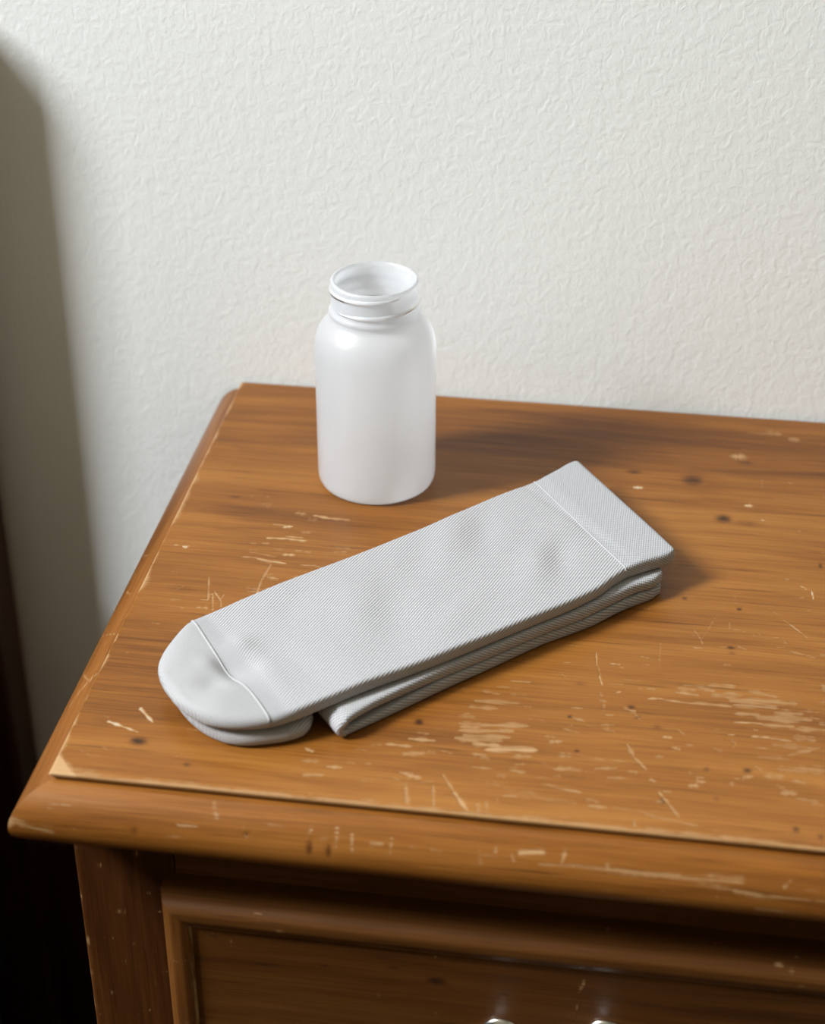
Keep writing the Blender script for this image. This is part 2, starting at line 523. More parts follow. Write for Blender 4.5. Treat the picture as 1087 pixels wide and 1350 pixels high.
SCRATCHES = [
    (1163,355,1197,340,109,100),(1172,268,1225,269,182,60),(1292,238,1357,241,156,90),(1193,163,1286,177,131,70),(1454,159,1521,169,117,70),
    (1541,446,1661,446,119,90),(1469,428,1521,433,122,60),(1643,503,1767,507,175,90),(1643,385,1720,403,212,70),(1638,250,1692,238,110,90),
    (1693,231,1733,224,172,90),(1643,164,1693,172,104,50),(1681,150,1705,38,114,80),(1805,182,1827,43,77,80),(1839,266,1910,146,72,90),
    (1910,146,1984,29,152,100),(2029,73,2038,37,98,70),(2062,117,2071,42,67,50),(1978,435,2032,416,172,60),(1980,341,2049,344,130,60),
    (1875,629,1962,642,169,70),(1885,546,2085,554,216,70),(1688,559,1725,550,155,40),(1619,207,1639,190,89,40),(1388,382,1450,384,106,30),
    (1470,292,1487,294,107,50),(1379,285,1406,282,101,40),(1753,415,1779,415,105,50),(2053,238,2111,247,104,50),(1526,37,1564,17,135,60),
    (1244,40,1265,17,106,60),(2079,1037,2179,1039,88,80),(2339,1227,2367,1231,78,70),(2333,1128,2363,1102,51,60),(2021,975,2143,985,103,70),
    (1952,934,2036,917,124,50),(2081,927,2171,930,101,50),(1925,848,2142,858,200,70),(1905,794,2040,799,198,70),(1861,714,1923,716,167,60),
    (1868,658,1965,665,195,80),(1975,659,2203,686,182,80),(1875,602,2129,632,195,80),(1905,571,2125,583,190,80),(1864,544,1963,531,209,80),
    (1957,509,2079,513,214,90),(2022,477,2255,505,216,100),(2046,501,2245,524,136,80),(2148,441,2234,450,147,70),(1974,442,2047,412,122,60),
    (1977,341,2071,348,118,50),(2171,841,2208,831,94,60),(2223,768,2280,726,123,30),(2408,788,2477,758,103,80),(2376,690,2457,667,77,90),
    (2403,860,2457,864,71,70),(2396,715,2422,719,71,60),(2294,617,2329,620,123,60),(2327,582,2371,588,124,90),(2387,490,2426,492,185,70),
    (2270,439,2352,383,117,35),(2456,500,2595,480,89,55),(2621,484,2689,487,92,50),(2357,378,2433,395,182,75),(2548,413,2645,430,119,80),
    (2446,391,2476,391,116,60),(2506,386,2540,391,106,40),(2611,355,2699,366,117,70),(2706,416,2736,414,114,70),(2148,353,2202,334,193,60),
    (2171,383,2213,400,114,60),(2102,300,2128,297,150,50),(2049,239,2134,245,153,50),(2311,265,2492,227,120,60),(2183,181,2275,188,277,40),
    (2277,169,2472,153,170,40),(2520,186,2579,175,95,70),(2539,144,2614,142,134,70),(2639,152,2828,130,95,45),(2746,68,2750,25,85,80),
    (2357,324,2382,328,105,50),(2273,305,2337,315,105,40),(2688,617,2727,520,115,80),(2727,520,2786,441,88,90),(2553,745,2619,759,84,80),
    (2560,718,2622,706,131,70),(2661,899,2716,870,142,70),(2716,856,2740,816,91,50),(2495,1341,2506,1224,39,90),(2512,1217,2529,1150,54,60),
    (2523,1141,2542,1067,63,90),(2538,1006,2545,970,100,60),(2542,940,2569,937,83,70),(2561,921,2560,862,86,60),(2580,828,2602,832,115,60),
    (2570,1254,2621,1252,60,90),(2617,1232,2649,1229,59,80),(2615,1015,2641,1029,69,90),(2774,989,2798,990,72,80),(2650,1132,2741,1140,60,50),
    (2570,1079,2643,1087,75,50),(2771,1071,2795,1075,120,40),(2026,74,2040,26,147,60),(2062,92,2071,43,106,40),(2111,138,2117,100,52,40),
    (2389,40,2455,37,143,35),(1917,135,1980,36,122,90),(2774,993,2842,999,97,100),(2842,993,3004,985,80,95),(3004,992,3182,990,108,90),
    (2909,1062,3020,1055,122,90),(2916,1099,3002,1098,165,80),(3036,1117,3088,1103,237,70),(2950,1133,3062,1135,98,60),(3097,1069,3233,1082,252,70),
    (3079,1145,3199,1156,199,60),(3182,1032,3419,1060,308,75),(3199,1000,3401,1016,220,80),(3267,1130,3403,1100,159,70),(3207,931,3316,941,190,75),
    (3316,920,3566,937,351,75),(3198,864,3332,871,80,100),(3332,861,3481,870,160,80),(3400,974,3526,979,216,70),(3427,1048,3495,1060,195,50),
    (3535,1008,3606,1005,160,60),(3567,964,3608,947,87,70),(3464,854,3635,866,160,70),(3281,766,3363,768,91,100),(3363,765,3469,754,76,90),
    (3479,795,3577,783,253,60),(3298,819,3314,821,66,50),(3387,715,3558,721,232,50),(3304,680,3353,684,104,50),(3458,648,3607,729,146,60),
    (3312,613,3458,622,178,40),(3407,550,3447,543,264,40),(3488,549,3592,552,323,40),(3358,479,3414,482,222,55),(3302,535,3326,519,101,60),
    (3342,490,3381,458,109,50),(3396,423,3451,375,107,60),(3427,365,3474,372,173,70),(3469,458,3517,453,143,40),(3481,337,3575,326,139,50),
    (3543,322,3597,306,112,50),(3615,917,3637,913,180,60),(3641,1236,3649,1180,140,70),(2864,701,2893,700,102,100),(2972,658,2993,654,99,80),
    (2907,623,2936,617,97,95),(2831,544,2856,545,138,70),(2924,773,2958,731,55,60),(3100,647,3149,628,107,60),(3169,760,3200,765,67,80),
    (3206,708,3194,667,60,60),(3186,725,3198,707,54,50),(3185,416,3189,373,103,60),(3245,456,3277,461,126,90),(2990,354,3018,360,146,90),
    (3029,418,3053,422,125,70),(3033,391,3057,391,121,90),(2988,462,2992,444,74,50),(2813,367,2830,357,99,90),(2743,509,2786,439,82,80),
    (2848,292,2881,236,59,90),(2877,247,2947,125,97,90),(2872,293,2908,294,84,60),(2842,218,2858,220,121,60),(2791,120,3034,79,100,70),
    (3034,79,3181,54,88,30),(3150,21,3189,9,170,80),(3089,12,3100,2,100,60),(2821,154,2849,152,80,50),(3488,1096,3513,1103,83,50),
    (3107,794,3123,794,78,50),(3327,1117,3369,1121,98,50),(2719,1070,2737,1065,66,40),(2771,1070,2788,1073,71,40),(3298,3795,3413,3805,237,35),
    (3437,3823,3483,3816,315,60),(3561,3756,3584,3754,250,80),(3205,3488,3241,3489,357,90),(2621,3032,2655,3033,188,130),(3271,2920,3290,2922,189,120),
    (3366,2772,3371,2771,111,120),(3454,3027,3486,3021,119,40),(3370,3242,3369,3133,56,30),(2863,2929,2880,2899,80,40),(3559,2119,3593,2086,61,100),
    (3617,2079,3623,1999,57,110),(3550,1997,3565,2003,85,50),(3480,2178,3490,2174,67,70),(3389,1875,3460,1781,35,35),(3460,1781,3581,1629,49,90),
    (3113,1782,3037,1548,38,35),(2987,1625,3027,1538,45,70),(3027,1538,3038,1490,46,70),(2980,1461,3040,1452,62,80),(2959,1562,3008,1569,50,50),
    (3175,1722,3177,1653,41,50),(3181,1654,3259,1643,56,60),(3331,1625,3334,1621,67,60),(3297,1620,3311,1597,53,50),(3124,1486,3162,1488,65,50),
    (3224,1501,3262,1482,59,70),(3364,1588,3432,1615,48,50),(3455,1585,3469,1562,66,70),(3411,1520,3459,1536,48,60),(3486,1499,3613,1460,60,70),
    (2730,1337,2764,1334,92,70),(2821,1474,2819,1261,30,40),(3153,1335,3181,1339,97,60),(3569,2693,3575,2683,79,50),(3202,1999,3213,1893,28,35),
    (3647,1490,3663,1489,79,70),(129,2007,144,2004,139,130),(84,2016,91,2013,101,90),(687,2455,725,2450,169,70),(797,2441,897,2422,147,100),
    (896,2425,1003,2421,113,90),(779,2394,812,2393,170,50),(584,2309,658,2311,76,80),(656,2295,691,2304,152,120),(579,2162,707,2175,114,110),
    (682,2197,776,2197,93,100),(709,2168,804,2165,128,110),(767,2244,798,2249,154,60),(504,2097,530,2097,73,70),(564,2108,600,2111,94,70),
    (507,2037,563,2041,148,50),(716,2011,762,2014,164,100),(763,2059,798,2065,94,70),(821,2055,842,2054,89,50),(479,1953,568,1952,89,90),
    (569,1946,740,1921,103,110),(594,1928,688,1923,88,80),(513,2009,676,1977,69,45),(822,1919,904,1924,89,90),(905,1918,973,1906,85,80),
    (806,1798,846,1804,143,60),(664,1773,722,1764,133,90),(664,1795,688,1804,86,60),(657,1900,639,1724,91,80),(639,1724,644,1592,94,90),
    (586,1645,656,1647,204,60),(592,1620,642,1622,85,70),(673,1663,712,1668,69,70),(348,1726,397,1512,41,90),(406,1574,445,1416,49,85),
    (412,1593,466,1513,65,90),(464,1522,487,1422,50,70),(469,1584,465,1539,51,60),(357,1509,397,1512,68,70),(351,1436,415,1437,66,90),
    (379,1562,417,1571,68,60),(399,1460,410,1410,41,50),(270,1420,277,1416,88,70),(188,1484,241,1492,69,50),(198,1579,233,1619,61,35),
    (484,2619,492,2590,107,40),(477,2525,506,2519,262,35),(386,2615,394,2606,126,40),(977,2078,1048,2085,92,70),(967,2133,1059,2124,124,50),
    (252,2052,289,2052,73,30),(124,1742,155,1739,137,25),(641,2066,691,2054,86,50),(166,419,242,394,116,140),(243,392,329,362,77,130),
    (292,543,384,444,104,130),(291,529,299,552,59,100),(75,198,183,139,48,50),(140,462,157,451,73,30),
]
KNOTS = [
    (357,293,326,279,100),(630,156,178,162,60),(1673,636,184,234,90),(2961,3165,539,622,80),(3038,3114,1117,1228,25),(3141,2751,390,416,90),
    (3280,2722,777,413,40),(2610,3213,317,226,70),(3272,3421,456,277,50),(3260,502,177,167,80),(3069,485,142,167,50),(2870,226,139,159,80),
    (3474,117,136,206,70),(3584,87,135,204,50),(3116,278,139,160,40),(2453,529,108,114,80),(2401,787,111,119,80),(2434,1058,303,126,40),
    (2696,910,186,152,80),(2729,836,148,180,50),(2937,1902,122,145,80),(3228,1844,120,143,80),(3183,1483,195,134,80),(3191,1437,194,133,50),
    (3675,2333,83,232,80),(297,2576,310,168,50),(229,1602,654,427,25),(159,411,661,343,30),(2922,2229,666,115,40),(3255,2225,829,92,40),
    (2828,772,220,177,40),(3527,3099,1331,263,25),
]
NOSE_WEAR = [
    (-162,-1184,-158,-1994,17,100),(-142,-1670,-91,-1918,20,80),(-101,-1880,51,-2156,12,70),(-169,-1422,-142,-1870,15,100),(25,-1051,60,-1022,10,50),
    (58,-1203,67,-1222,9,50),(653,-1203,742,-1155,10,60),(805,-555,832,-869,10,50),(1,-1870,52,-1870,7,50),(102,-1584,113,-1603,7,30),
    (1264,-1232,1278,-917,9,50),(1397,-812,1402,-1422,9,60),(1469,-993,1477,-1518,9,80),(1655,-946,1653,-1470,9,60),(1561,-1213,1609,-1174,9,60),
    (1745,-1241,1776,-1260,9,70),(1843,-1213,1886,-1270,11,50),(1326,-1213,1356,-1193,9,50),(962,-1098,979,-1479,8,40),(1847,-1184,1882,-1251,9,50),
    (2062,-1089,2071,-1565,8,40),(2063,-1184,2192,-1174,8,50),(2134,-974,2132,-1193,9,60),(2208,-1108,2219,-1251,11,80),(2242,-1012,2347,-908,10,100),
    (2446,-898,2436,-1155,11,90),(2339,-1308,2526,-1232,10,60),(2526,-1241,2744,-1260,13,50),(2639,-1098,2645,-1241,13,70),
    (2044,-2375,2183,-2423,9,50),(2079,-2318,2122,-2385,11,50),(2710,-1279,2785,-1260,15,60),(2752,-1279,2765,-1298,18,60),
    (2802,-1270,2893,-1241,13,70),(2902,-1260,2960,-1251,18,70),(2977,-1298,3240,-1155,15,50),(3027,-1327,3227,-1556,13,50),
    (3099,-1117,3117,-1193,11,50),(3211,-1565,3327,-1680,13,80),(3327,-1718,3548,-1661,12,50),(3572,-1641,3610,-1603,11,50),
    (3429,-1203,3456,-1003,9,60),(2720,-2585,2945,-2414,8,40),(3317,-2318,3424,-2366,11,70),(3424,-2414,3531,-2433,9,50),(3202,-2385,3235,-2394,10,40),
]


def paint(X, Y, marks, wear):
    """Brush strokes of worn varnish into a per-vertex mask (grid coordinates X, Y)."""
    xs, ys = X[0], Y[:, 0]
    for x1, y1, x2, y2, w, s in marks:
        x1, y1, x2, y2, w, s = x1 / 1e4, y1 / 1e4, x2 / 1e4, y2 / 1e4, max(w / 1e5 * 1.25, 0.00055), s / 100 * (1.25 if w < 70 else 1.0)
        pad = w * 2.6
        i0, i1 = np.searchsorted(xs, min(x1, x2) - pad), np.searchsorted(xs, max(x1, x2) + pad)
        j0, j1 = np.searchsorted(ys, min(y1, y2) - pad), np.searchsorted(ys, max(y1, y2) + pad)
        if i1 <= i0 or j1 <= j0:
            continue
        gx, gy = X[j0:j1, i0:i1], Y[j0:j1, i0:i1]
        dx, dy = x2 - x1, y2 - y1
        ln = dx * dx + dy * dy + 1e-12
        t = np.clip(((gx - x1) * dx + (gy - y1) * dy) / ln, 0, 1)
        d2 = (gx - x1 - t * dx) ** 2 + (gy - y1 - t * dy) ** 2
        ww = w * (0.75 + 0.25 * np.sin(t * 9 + x1 * 900)) * np.where(ln > 9 * w * w, 0.55 + 0.45 * np.sqrt(np.clip(4 * t * (1 - t), 0, 1)), 1)
        val = s * np.exp(-np.clip(d2 / (ww * ww), 0, 30) ** 1.5)
        sub = wear[j0:j1, i0:i1]
        np.maximum(sub, val, out=sub)

def vnoise(x, seed, octaves=3):
    """1-D value noise in -1..1."""
    r = np.random.default_rng(seed)
    tab = r.uniform(-1, 1, 4096)
    out, amp = np.zeros_like(x), 1.0
    for _ in range(octaves):
        k = np.floor(x).astype(int)
        f = x - k
        f = f * f * (3 - 2 * f)
        out += amp * (tab[k % 4096] * (1 - f) + tab[(k + 1) % 4096] * f)
        x, amp = x * 2.1 + 17.3, amp * 0.5
    return out / 1.75

# top panel: a fine grid so that scratches, knots and worn edges sit on the board itself
xs = np.concatenate([np.linspace(0, 0.40, 690), np.linspace(0.402, W, 45)])
ys = np.linspace(0, D, 520)
X, Y = np.meshgrid(xs, ys)
wear = np.zeros_like(X)
paint(X, Y, SCRATCHES, wear)
# random small nicks
nicks = []
for _ in range(150):
    a, b = rng.uniform(0.0, 0.45), rng.uniform(0.01, 0.36) ** 1.0
    if b > 0.2 and rng.random() < 0.6:
        continue
    ln = rng.uniform(0.0005, 0.006)
    th = rng.normal(0, 0.25)
    nicks.append((a * 1e4, b * 1e4, (a + ln * math.cos(th)) * 1e4, (b + ln * math.sin(th)) * 1e4, rng.uniform(25, 60), rng.uniform(25, 60)))
paint(X, Y, nicks, wear)
# worn varnish along the front and left edges
ef = 0.0030 + 0.0016 * vnoise(X * 160, 3) + 0.0035 * np.clip(vnoise(X * 60, 8), 0, 1)
wear = np.maximum(wear, 0.84 * np.clip(1.25 - Y / ef, 0, 1))
el = np.clip(0.0012 + 0.0032 * vnoise(Y * 55, 5), 0.0002, 1)
wear = np.maximum(wear, 0.95 * np.clip(1.35 - X / el, 0, 1))
cd = X / 0.016 + Y / 0.017                   # bare corner
wear = np.maximum(wear, 1.06 * np.clip((1.0 - cd + 0.12 * vnoise(X * 500 + Y * 300, 9)) * 4, 0, 1))
knot = np.zeros_like(X)
for x, y, rx, ry, s in KNOTS:
    x, y, rx, ry = x / 1e4, y / 1e4, rx / 1e5 * 1.25, ry / 1e5 * 1.1
    knot = np.maximum(knot, s / 100 * np.exp(-(((X - x) / rx) ** 2 + ((Y - y) / ry) ** 2)))
for _ in range(60):
    x, y = rng.uniform(0, W), rng.uniform(0, D)
    knot = np.maximum(knot, rng.uniform(0.1, 0.35) * np.exp(-(((X - x) / rng.uniform(0.002, 0.012)) ** 2 + ((Y - y) / rng.uniform(0.0004, 0.001)) ** 2)))
Z = np.zeros_like(X) - 0.00010 * np.clip(wear, 0, 1)
Z += 0.00012 * vnoise(X * 25 + 3 * np.sin(Y * 20), 21)
edge = np.minimum(np.minimum(X, W - X), Y)
Z -= 0.0007 * np.clip(1 - edge / 0.0012, 0, 1) ** 2
nr, nc = X.shape
V = np.stack([X, Y, Z + T], -1).reshape(-1, 3)
F = grid_faces(nr, nc)
loop = np.concatenate([np.arange(nc), np.arange(1, nr) * nc + nc - 1, (nr - 1) * nc + np.arange(nc - 2, -1, -1), np.arange(nr - 2, 0, -1) * nc])
low = V[loop].copy()
low[:, 2] = T - 0.006
low[:, 0] = np.clip(low[:, 0], 0.0030, W - 0.0030)
low[:, 1] = np.clip(low[:, 1], 0.0030, D)
k0 = len(V)
n = len(loop)
i = np.arange(n)
skirt = np.stack([loop[i], k0 + i, k0 + (i + 1) % n, loop[(i + 1) % n]], -1)
me = quad_mesh('top_panel', np.vstack([V, low]), np.vstack([F, skirt]))
set_attr(me, 'wear', np.concatenate([wear.ravel(), wear.ravel()[loop] * 0.0]))
set_attr(me, 'knot', np.concatenate([knot.ravel(), np.zeros(n)]))
link('top_panel', me, wood_top, ns, smooth=True)
box('top_core', (0.0045, 0.0045, T - 0.034), (W - 0.0045, D - 0.001, T - 0.0065), mat_dark_int, ns, 0)

# edge moulding: thumbnail profile (outset, height), mitred at the front corners
PROF = np.array([(-0.004, -0.0042), (0.0005, -0.0045), (0.003, -0.0052), (0.006, -0.0064), (0.010, -0.0092), (0.0135, -0.0130),
                 (0.016, -0.0178), (0.0168, -0.0225), (0.0160, -0.027), (0.0135, -0.0305), (0.0105, -0.033)])
tt = np.concatenate([[0], np.cumsum(np.linalg.norm(np.diff(PROF, axis=0), axis=1))])
ti = np.linspace(0, tt[-1], 60)
po, pz = smooth1(pchip(tt, PROF[:, 0], ti), 2), smooth1(pchip(tt, PROF[:, 1], ti), 2)
po = np.concatenate([po, [-0.03]])
pz = np.concatenate([pz, [-0.0332]])

def moulding(name, kind, mat, nlen):
    s = np.linspace(0, 1, nlen)
    O, S = po[:, None], s[None, :]
    if kind == 'front':
        Xm, Ym = -O + S * (W + 2 * O), -O + 0 * S
    else:
        y0 = -O
        Ym = y0 + S * (D - y0)
        Xm = -O + 0 * S if kind == 'left' else W + O + 0 * S
    Zm = pz[:, None] + 0 * S
    wr, kn = np.zeros_like(Xm), np.zeros_like(Xm)
    along = Xm if kind == 'front' else Ym
    if kind == 'front':
        for x1, z1, x2, z2, w, sg in NOSE_WEAR:
            x1, x2, z1, z2, w = x1 / 1e4, x2 / 1e4, z1 / 1e5, z2 / 1e5, w / 1e4
            dx, dz = x2 - x1, z2 - z1
            t = np.clip(((Xm - x1) * dx + (Zm - z1) * dz) / (dx * dx + dz * dz + 1e-12), 0, 1)
            d2 = ((Xm - x1 - t * dx) ** 2 + (Zm - z1 - t * dz) ** 2) / (w * w)
            wr = np.maximum(wr, sg / 100 * np.exp(-np.clip(d2, 0, 30)))
        for x, z, rx, rz, sg in ((0.045, -0.0165, 0.0022, 0.002, 0.5), (0.128, -0.016, 0.0016, 0.0032, 0.8), (0.137, -0.0165, 0.0014, 0.0028, 0.7), (0.098, -0.013, 0.0016, 0.0012, 0.5)):
            kn = np.maximum(kn, sg * np.exp(-((Xm - x) / rx) ** 2 - ((Zm - z) / rz) ** 2))
            Zm = Zm - 0.0006 * np.exp(-((Xm - x) / rx) ** 2 - ((Zm - z) / rz) ** 2)
    r = np.random.default_rng(11 if kind == 'front' else 12)
    for _ in range(26):
        a, b = r.uniform(0, 0.45), r.uniform(-0.026, -0.006)
        la, lb = r.uniform(0.0006, 0.006), r.uniform(0.0004, 0.0009)
        wr = np.maximum(wr, r.uniform(0.2, 0.5) * np.exp(-((along - a) / la) ** 2 - ((Zm - b) / lb) ** 2))
    if kind != 'front':
        for y0, y1, z0, z1 in ((0.08, 0.095, -0.006, -0.013), (0.06, 0.085, -0.010, -0.005), (0.16, 0.166, -0.007, -0.010), (0.20, 0.206, -0.008, -0.012), (0.12, 0.126, -0.005, -0.012)):
            dx, dz = y1 - y0, z1 - z0
            t = np.clip(((Ym - y0) * dx + (Zm - z0) * dz) / (dx * dx + dz * dz), 0, 1)
            wr = np.maximum(wr, 0.6 * np.exp(-((Ym - y0 - t * dx) ** 2 + (Zm - z0 - t * dz) ** 2) / 0.0005 ** 2))
        wr = np.maximum(wr, 0.9 * np.clip(1 - (Ym + 0.017) / 0.004, 0, 1) * (Zm < -0.012))
    V = np.stack([Xm, Ym, Zm + T], -1).reshape(-1, 3)
    me = quad_mesh(name, V, grid_faces(len(po), nlen, flip=(kind != 'left')))
    set_attr(me, 'wear', wr)
    set_attr(me, 'knot', kn)
    return link(name, me, mat, ns)

moulding('edge_moulding', 'front', wood_nose, 760)
moulding('edge_moulding', 'left', wood_side, 420)
moulding('edge_moulding', 'right', wood_side, 60)

# carcass
CX0, CX1, CY0, CY1 = 0.0013, W - 0.0013, 0.015, D - 0.003
ZB = T - 0.0335
box('side_panel', (CX0, CY0 + 0.020, 0.03), (CX0 + 0.018, CY1, ZB), wood_v, ns, 0.001)
box('side_panel', (CX1 - 0.018, CY0 + 0.020, 0.03), (CX1, CY1, ZB), wood_v, ns, 0.001)
box('back_panel', (CX0 + 0.018, CY1 - 0.008, 0.05), (CX1 - 0.018, CY1, ZB), mat_dark_int, ns, 0)
box('base_panel', (CX0 + 0.018, CY0 + 0.02, 0.07), (CX1 - 0.018, CY1 - 0.008, 0.088), mat_dark_int, ns, 0)

def stile(x0, x1):
    zs = np.linspace(0.0, ZB, 420)
    pr = [(x0, CY0 + 0.0195), (x0, CY0 + 0.0012), (x0 + 0.0004, CY0 + 0.0004), (x0 + 0.0012, CY0)]
    pr += [(x0 + 0.0012 + (x1 - x0 - 0.0018) * k / 30, CY0) for k in range(1, 30)] + [(x1 - 0.0004, CY0), (x1, CY0 + 0.0004), (x1, CY0 + 0.0195)]
    pr = np.array(pr)
    Zs, Xs = np.meshgrid(zs, pr[:, 0], indexing='ij')
    Ys = np.repeat(pr[None, :, 1], len(zs), 0)
    wr = np.zeros_like(Xs)
    e = np.exp(-(((Xs - x0) / 0.0007) ** 2 + ((Ys - CY0) / 0.0007) ** 2))
    wr = np.maximum(wr, e * np.clip(0.62 + 0.5 * vnoise(Zs * 90, 31), 0, 1))
    for dz, r0 in ((0.124, 0.0032), (0.147, 0.0022), (0.133, 0.0014), (0.171, 0.0016), (0.093, 0.0012)):
        wr = np.maximum(wr, 0.9 * np.exp(-(((Xs - x0) / (r0 * 0.75)) ** 2 + ((Zs - (T - dz)) / r0) ** 2)))
    rr = np.random.default_rng(5)
    for _ in range(70):
        a, b = rr.uniform(x0, x1), rr.uniform(T - 0.34, T - 0.04)
        wr = np.maximum(wr, rr.uniform(0.3, 0.7) * np.exp(-((Xs - a) / rr.uniform(0.0008, 0.0016)) ** 2 - ((Zs - b) / rr.uniform(0.0006, 0.002)) ** 2))
    me = quad_mesh('stile', np.stack([Xs, Ys, Zs], -1).reshape(-1, 3), grid_faces(len(zs), len(pr)))
    set_attr(me, 'wear', wr)
    return link('stile', me, wood_v, ns)
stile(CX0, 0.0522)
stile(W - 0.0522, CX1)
RX0, RX1 = 0.0526, W - 0.0526
box('rail', (RX0, CY0 + 0.0004, T - 0.078), (RX1, CY0 + 0.018, ZB), wood_h, ns, 0.0006)

def bar_loft(name, prof, p0, p1, d0, d1, mat, parent, nl=220, seed=1, wear_inner=True):
    """Drawer-frame moulding: profile of (inset, depth) swept from p0 to p1 with mitred ends.
    p0/p1: outer corners (x, z); d0/d1: inward direction of travel of the inset at each end."""
    s = np.linspace(0, 1, nl)[None, :]
    ins, dep = prof[:, 0][:, None], prof[:, 1][:, None]
    ax, az = p0[0] + d0[0] * ins, p0[1] + d0[1] * ins
    bx, bz = p1[0] + d1[0] * ins, p1[1] + d1[1] * ins
    Xb, Zb = ax + (bx - ax) * s, az + (bz - az) * s
    Yb = CY0 - dep + 0 * s
    L = Xb if abs(p1[0] - p0[0]) > abs(p1[1] - p0[1]) else Zb
    wr = np.zeros_like(Xb)
    k = len(prof)
    ridge = np.exp(-((np.arange(k) - (k - 8)) / 1.3) ** 2)[:, None]
    wr = np.maximum(wr, ridge * np.clip(0.75 + 0.6 * vnoise(L * 70, seed), 0, 1.05))
    r = np.random.default_rng(seed)
    for _ in range(14):
        a, b = r.uniform(L.min(), L.max()), r.uniform(0.2, 0.9) * k
        wr = np.maximum(wr, r.uniform(0.3, 0.7) * np.exp(-((L - a) / r.uniform(0.0006, 0.002)) ** 2 - ((np.arange(k)[:, None] - b) / 1.6) ** 2))
    me = quad_mesh(name, np.stack([Xb, Yb, Zb], -1).reshape(-1, 3), grid_faces(k, nl))
    set_attr(me, 'wear', wr)
    bm = bmesh.new()
    bm.from_mesh(me)
    bmesh.ops.recalc_face_normals(bm, faces=list(bm.faces))
    bm.to_mesh(me)
    bm.free()
    # outward means towards the viewer (-y)
    if sum(p.normal.y for p in me.polygons) > 0:
        me.flip_normals()
    return link(name, me, mat, parent)

fp = np.array([(0, -0.004), (0, 0.004), (0.0004, 0.010), (0.0018, 0.0150), (0.0042, 0.0190), (0.0075, 0.0208), (0.0110, 0.0208), (0.0140, 0.0200), (0.0156, 0.0194), (0.0165, 0.0188), (0.0168, 0.0176), (0.0168, 0.012)])
ft = np.concatenate([[0], np.cumsum(np.linalg.norm(np.diff(fp, axis=0), axis=1))])
fi = np.linspace(0, ft[-1], 44)
FPROF = np.stack([pchip(ft, fp[:, 0], fi), pchip(ft, fp[:, 1], fi)], -1)

def drawer(z1, z0, seed):
    x0, x1 = 0.0476, W - 0.0476
    d = box('drawer', (x0 + 0.012, CY0 - 0.0035, z0 + 0.004), (x1 - 0.012, CY0 + 0.30, z1 - 0.006), mat_dark_int, ns, 0)
    # front panel
    px, pz_ = np.meshgrid(np.linspace(x0 + 0.0155, x1 - 0.0155, 320), np.linspace(z0 + 0.0155, z1 - 0.0155, 130))
    wr, kn = np.zeros_like(px), np.zeros_like(px)
    r = np.random.default_rng(seed)
    for _ in range(26):
        a, b = r.uniform(x0, x1), r.uniform(z0, z1)
        wr = np.maximum(wr, r.uniform(0.2, 0.55) * np.exp(-((px - a) / r.uniform(0.0005, 0.001)) ** 2 - ((pz_ - b) / r.uniform(0.001, 0.004)) ** 2))
    for a, b, rx, rz, s in ((0.186, -0.106, 0.005, 0.0022, 1.0), (0.165, -0.100, 0.004, 0.0012, 0.6), (0.130, -0.104, 0.003, 0.001, 0.6), (0.101, -0.108, 0.010, 0.001, 0.6), (0.075, -0.092, 0.002, 0.0015, 0.6), (0.219, -0.110, 0.003, 0.0012, 0.6)):
        kn = np.maximum(kn, s * np.exp(-((px - a) / rx) ** 2 - ((pz_ - (z1 + 0.070 + b)) / rz) ** 2))
    for a, b, rx, rz, s in ((0.2565, -0.098, 0.0007, 0.005, 0.8), (0.2545, -0.114, 0.0006, 0.004, 0.7)):
        wr = np.maximum(wr, s * np.exp(-((px - a - (pz_ - (z1 + 0.07 + b)) * 0.25) / rx) ** 2 - ((pz_ - (z1 + 0.070 + b)) / rz) ** 2))
    me = quad_mesh('front_panel', np.stack([px, 0 * px + CY0 - 0.0178, pz_], -1).reshape(-1, 3), grid_faces(*px.shape))
    set_attr(me, 'wear', wr)
    set_attr(me, 'knot', kn)
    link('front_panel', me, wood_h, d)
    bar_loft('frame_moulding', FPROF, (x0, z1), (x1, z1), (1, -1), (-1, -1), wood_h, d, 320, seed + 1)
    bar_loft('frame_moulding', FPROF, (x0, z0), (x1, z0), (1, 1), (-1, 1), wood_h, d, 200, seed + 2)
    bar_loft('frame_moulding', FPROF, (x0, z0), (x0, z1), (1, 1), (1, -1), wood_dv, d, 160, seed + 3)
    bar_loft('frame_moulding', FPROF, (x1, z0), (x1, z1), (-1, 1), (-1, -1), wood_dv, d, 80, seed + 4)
    # bail pull: two rosettes with posts and a drooping bail
    zc = z1 - 0.0685
    yf = CY0 - 0.0178
    for xc in (0.2185, 0.2695):
        ro = lathe('handle_rosette', [(0, 0), (0.0105, 0), (0.0108, 0.0012), (0.0098, 0.0022), (0.0075, 0.0028), (0.0060, 0.0045), (0.0045, 0.006), (0.0040, 0.012), (0.0052, 0.0135), (0.0056, 0.0155), (0.0046, 0.0178), (0.002, 0.0188), (0, 0.019)], mat_metal, d, 40)
        ro.rotation_euler = (math.pi / 2, 0, 0)
        ro.location = (xc, yf, zc + (0.0085 if xc > 0.25 else 0.0015))
    pts = []
    for k in range(41):
        t = k / 40
        a = math.pi * t
        pts.append((0.244 - 0.0255 * math.cos(a) * (1 + 0.12 * math.sin(a)), yf - 0.0125 - 0.006 * math.sin(a), zc + 0.0015 + 0.007 * t - 0.030 * math.sin(a) ** 0.8))
    tube('handle_bail', pts, [0.0020 + 0.0012 * math.sin(math.pi * k / 40) for k in range(41)], mat_metal, d, 12)
    return d
drawer(T - 0.070, T - 0.192, 41)
box('rail', (RX0, CY0 + 0.0004, T - 0.222), (RX1, CY0 + 0.018, T - 0.184), wood_h, ns, 0.0006)
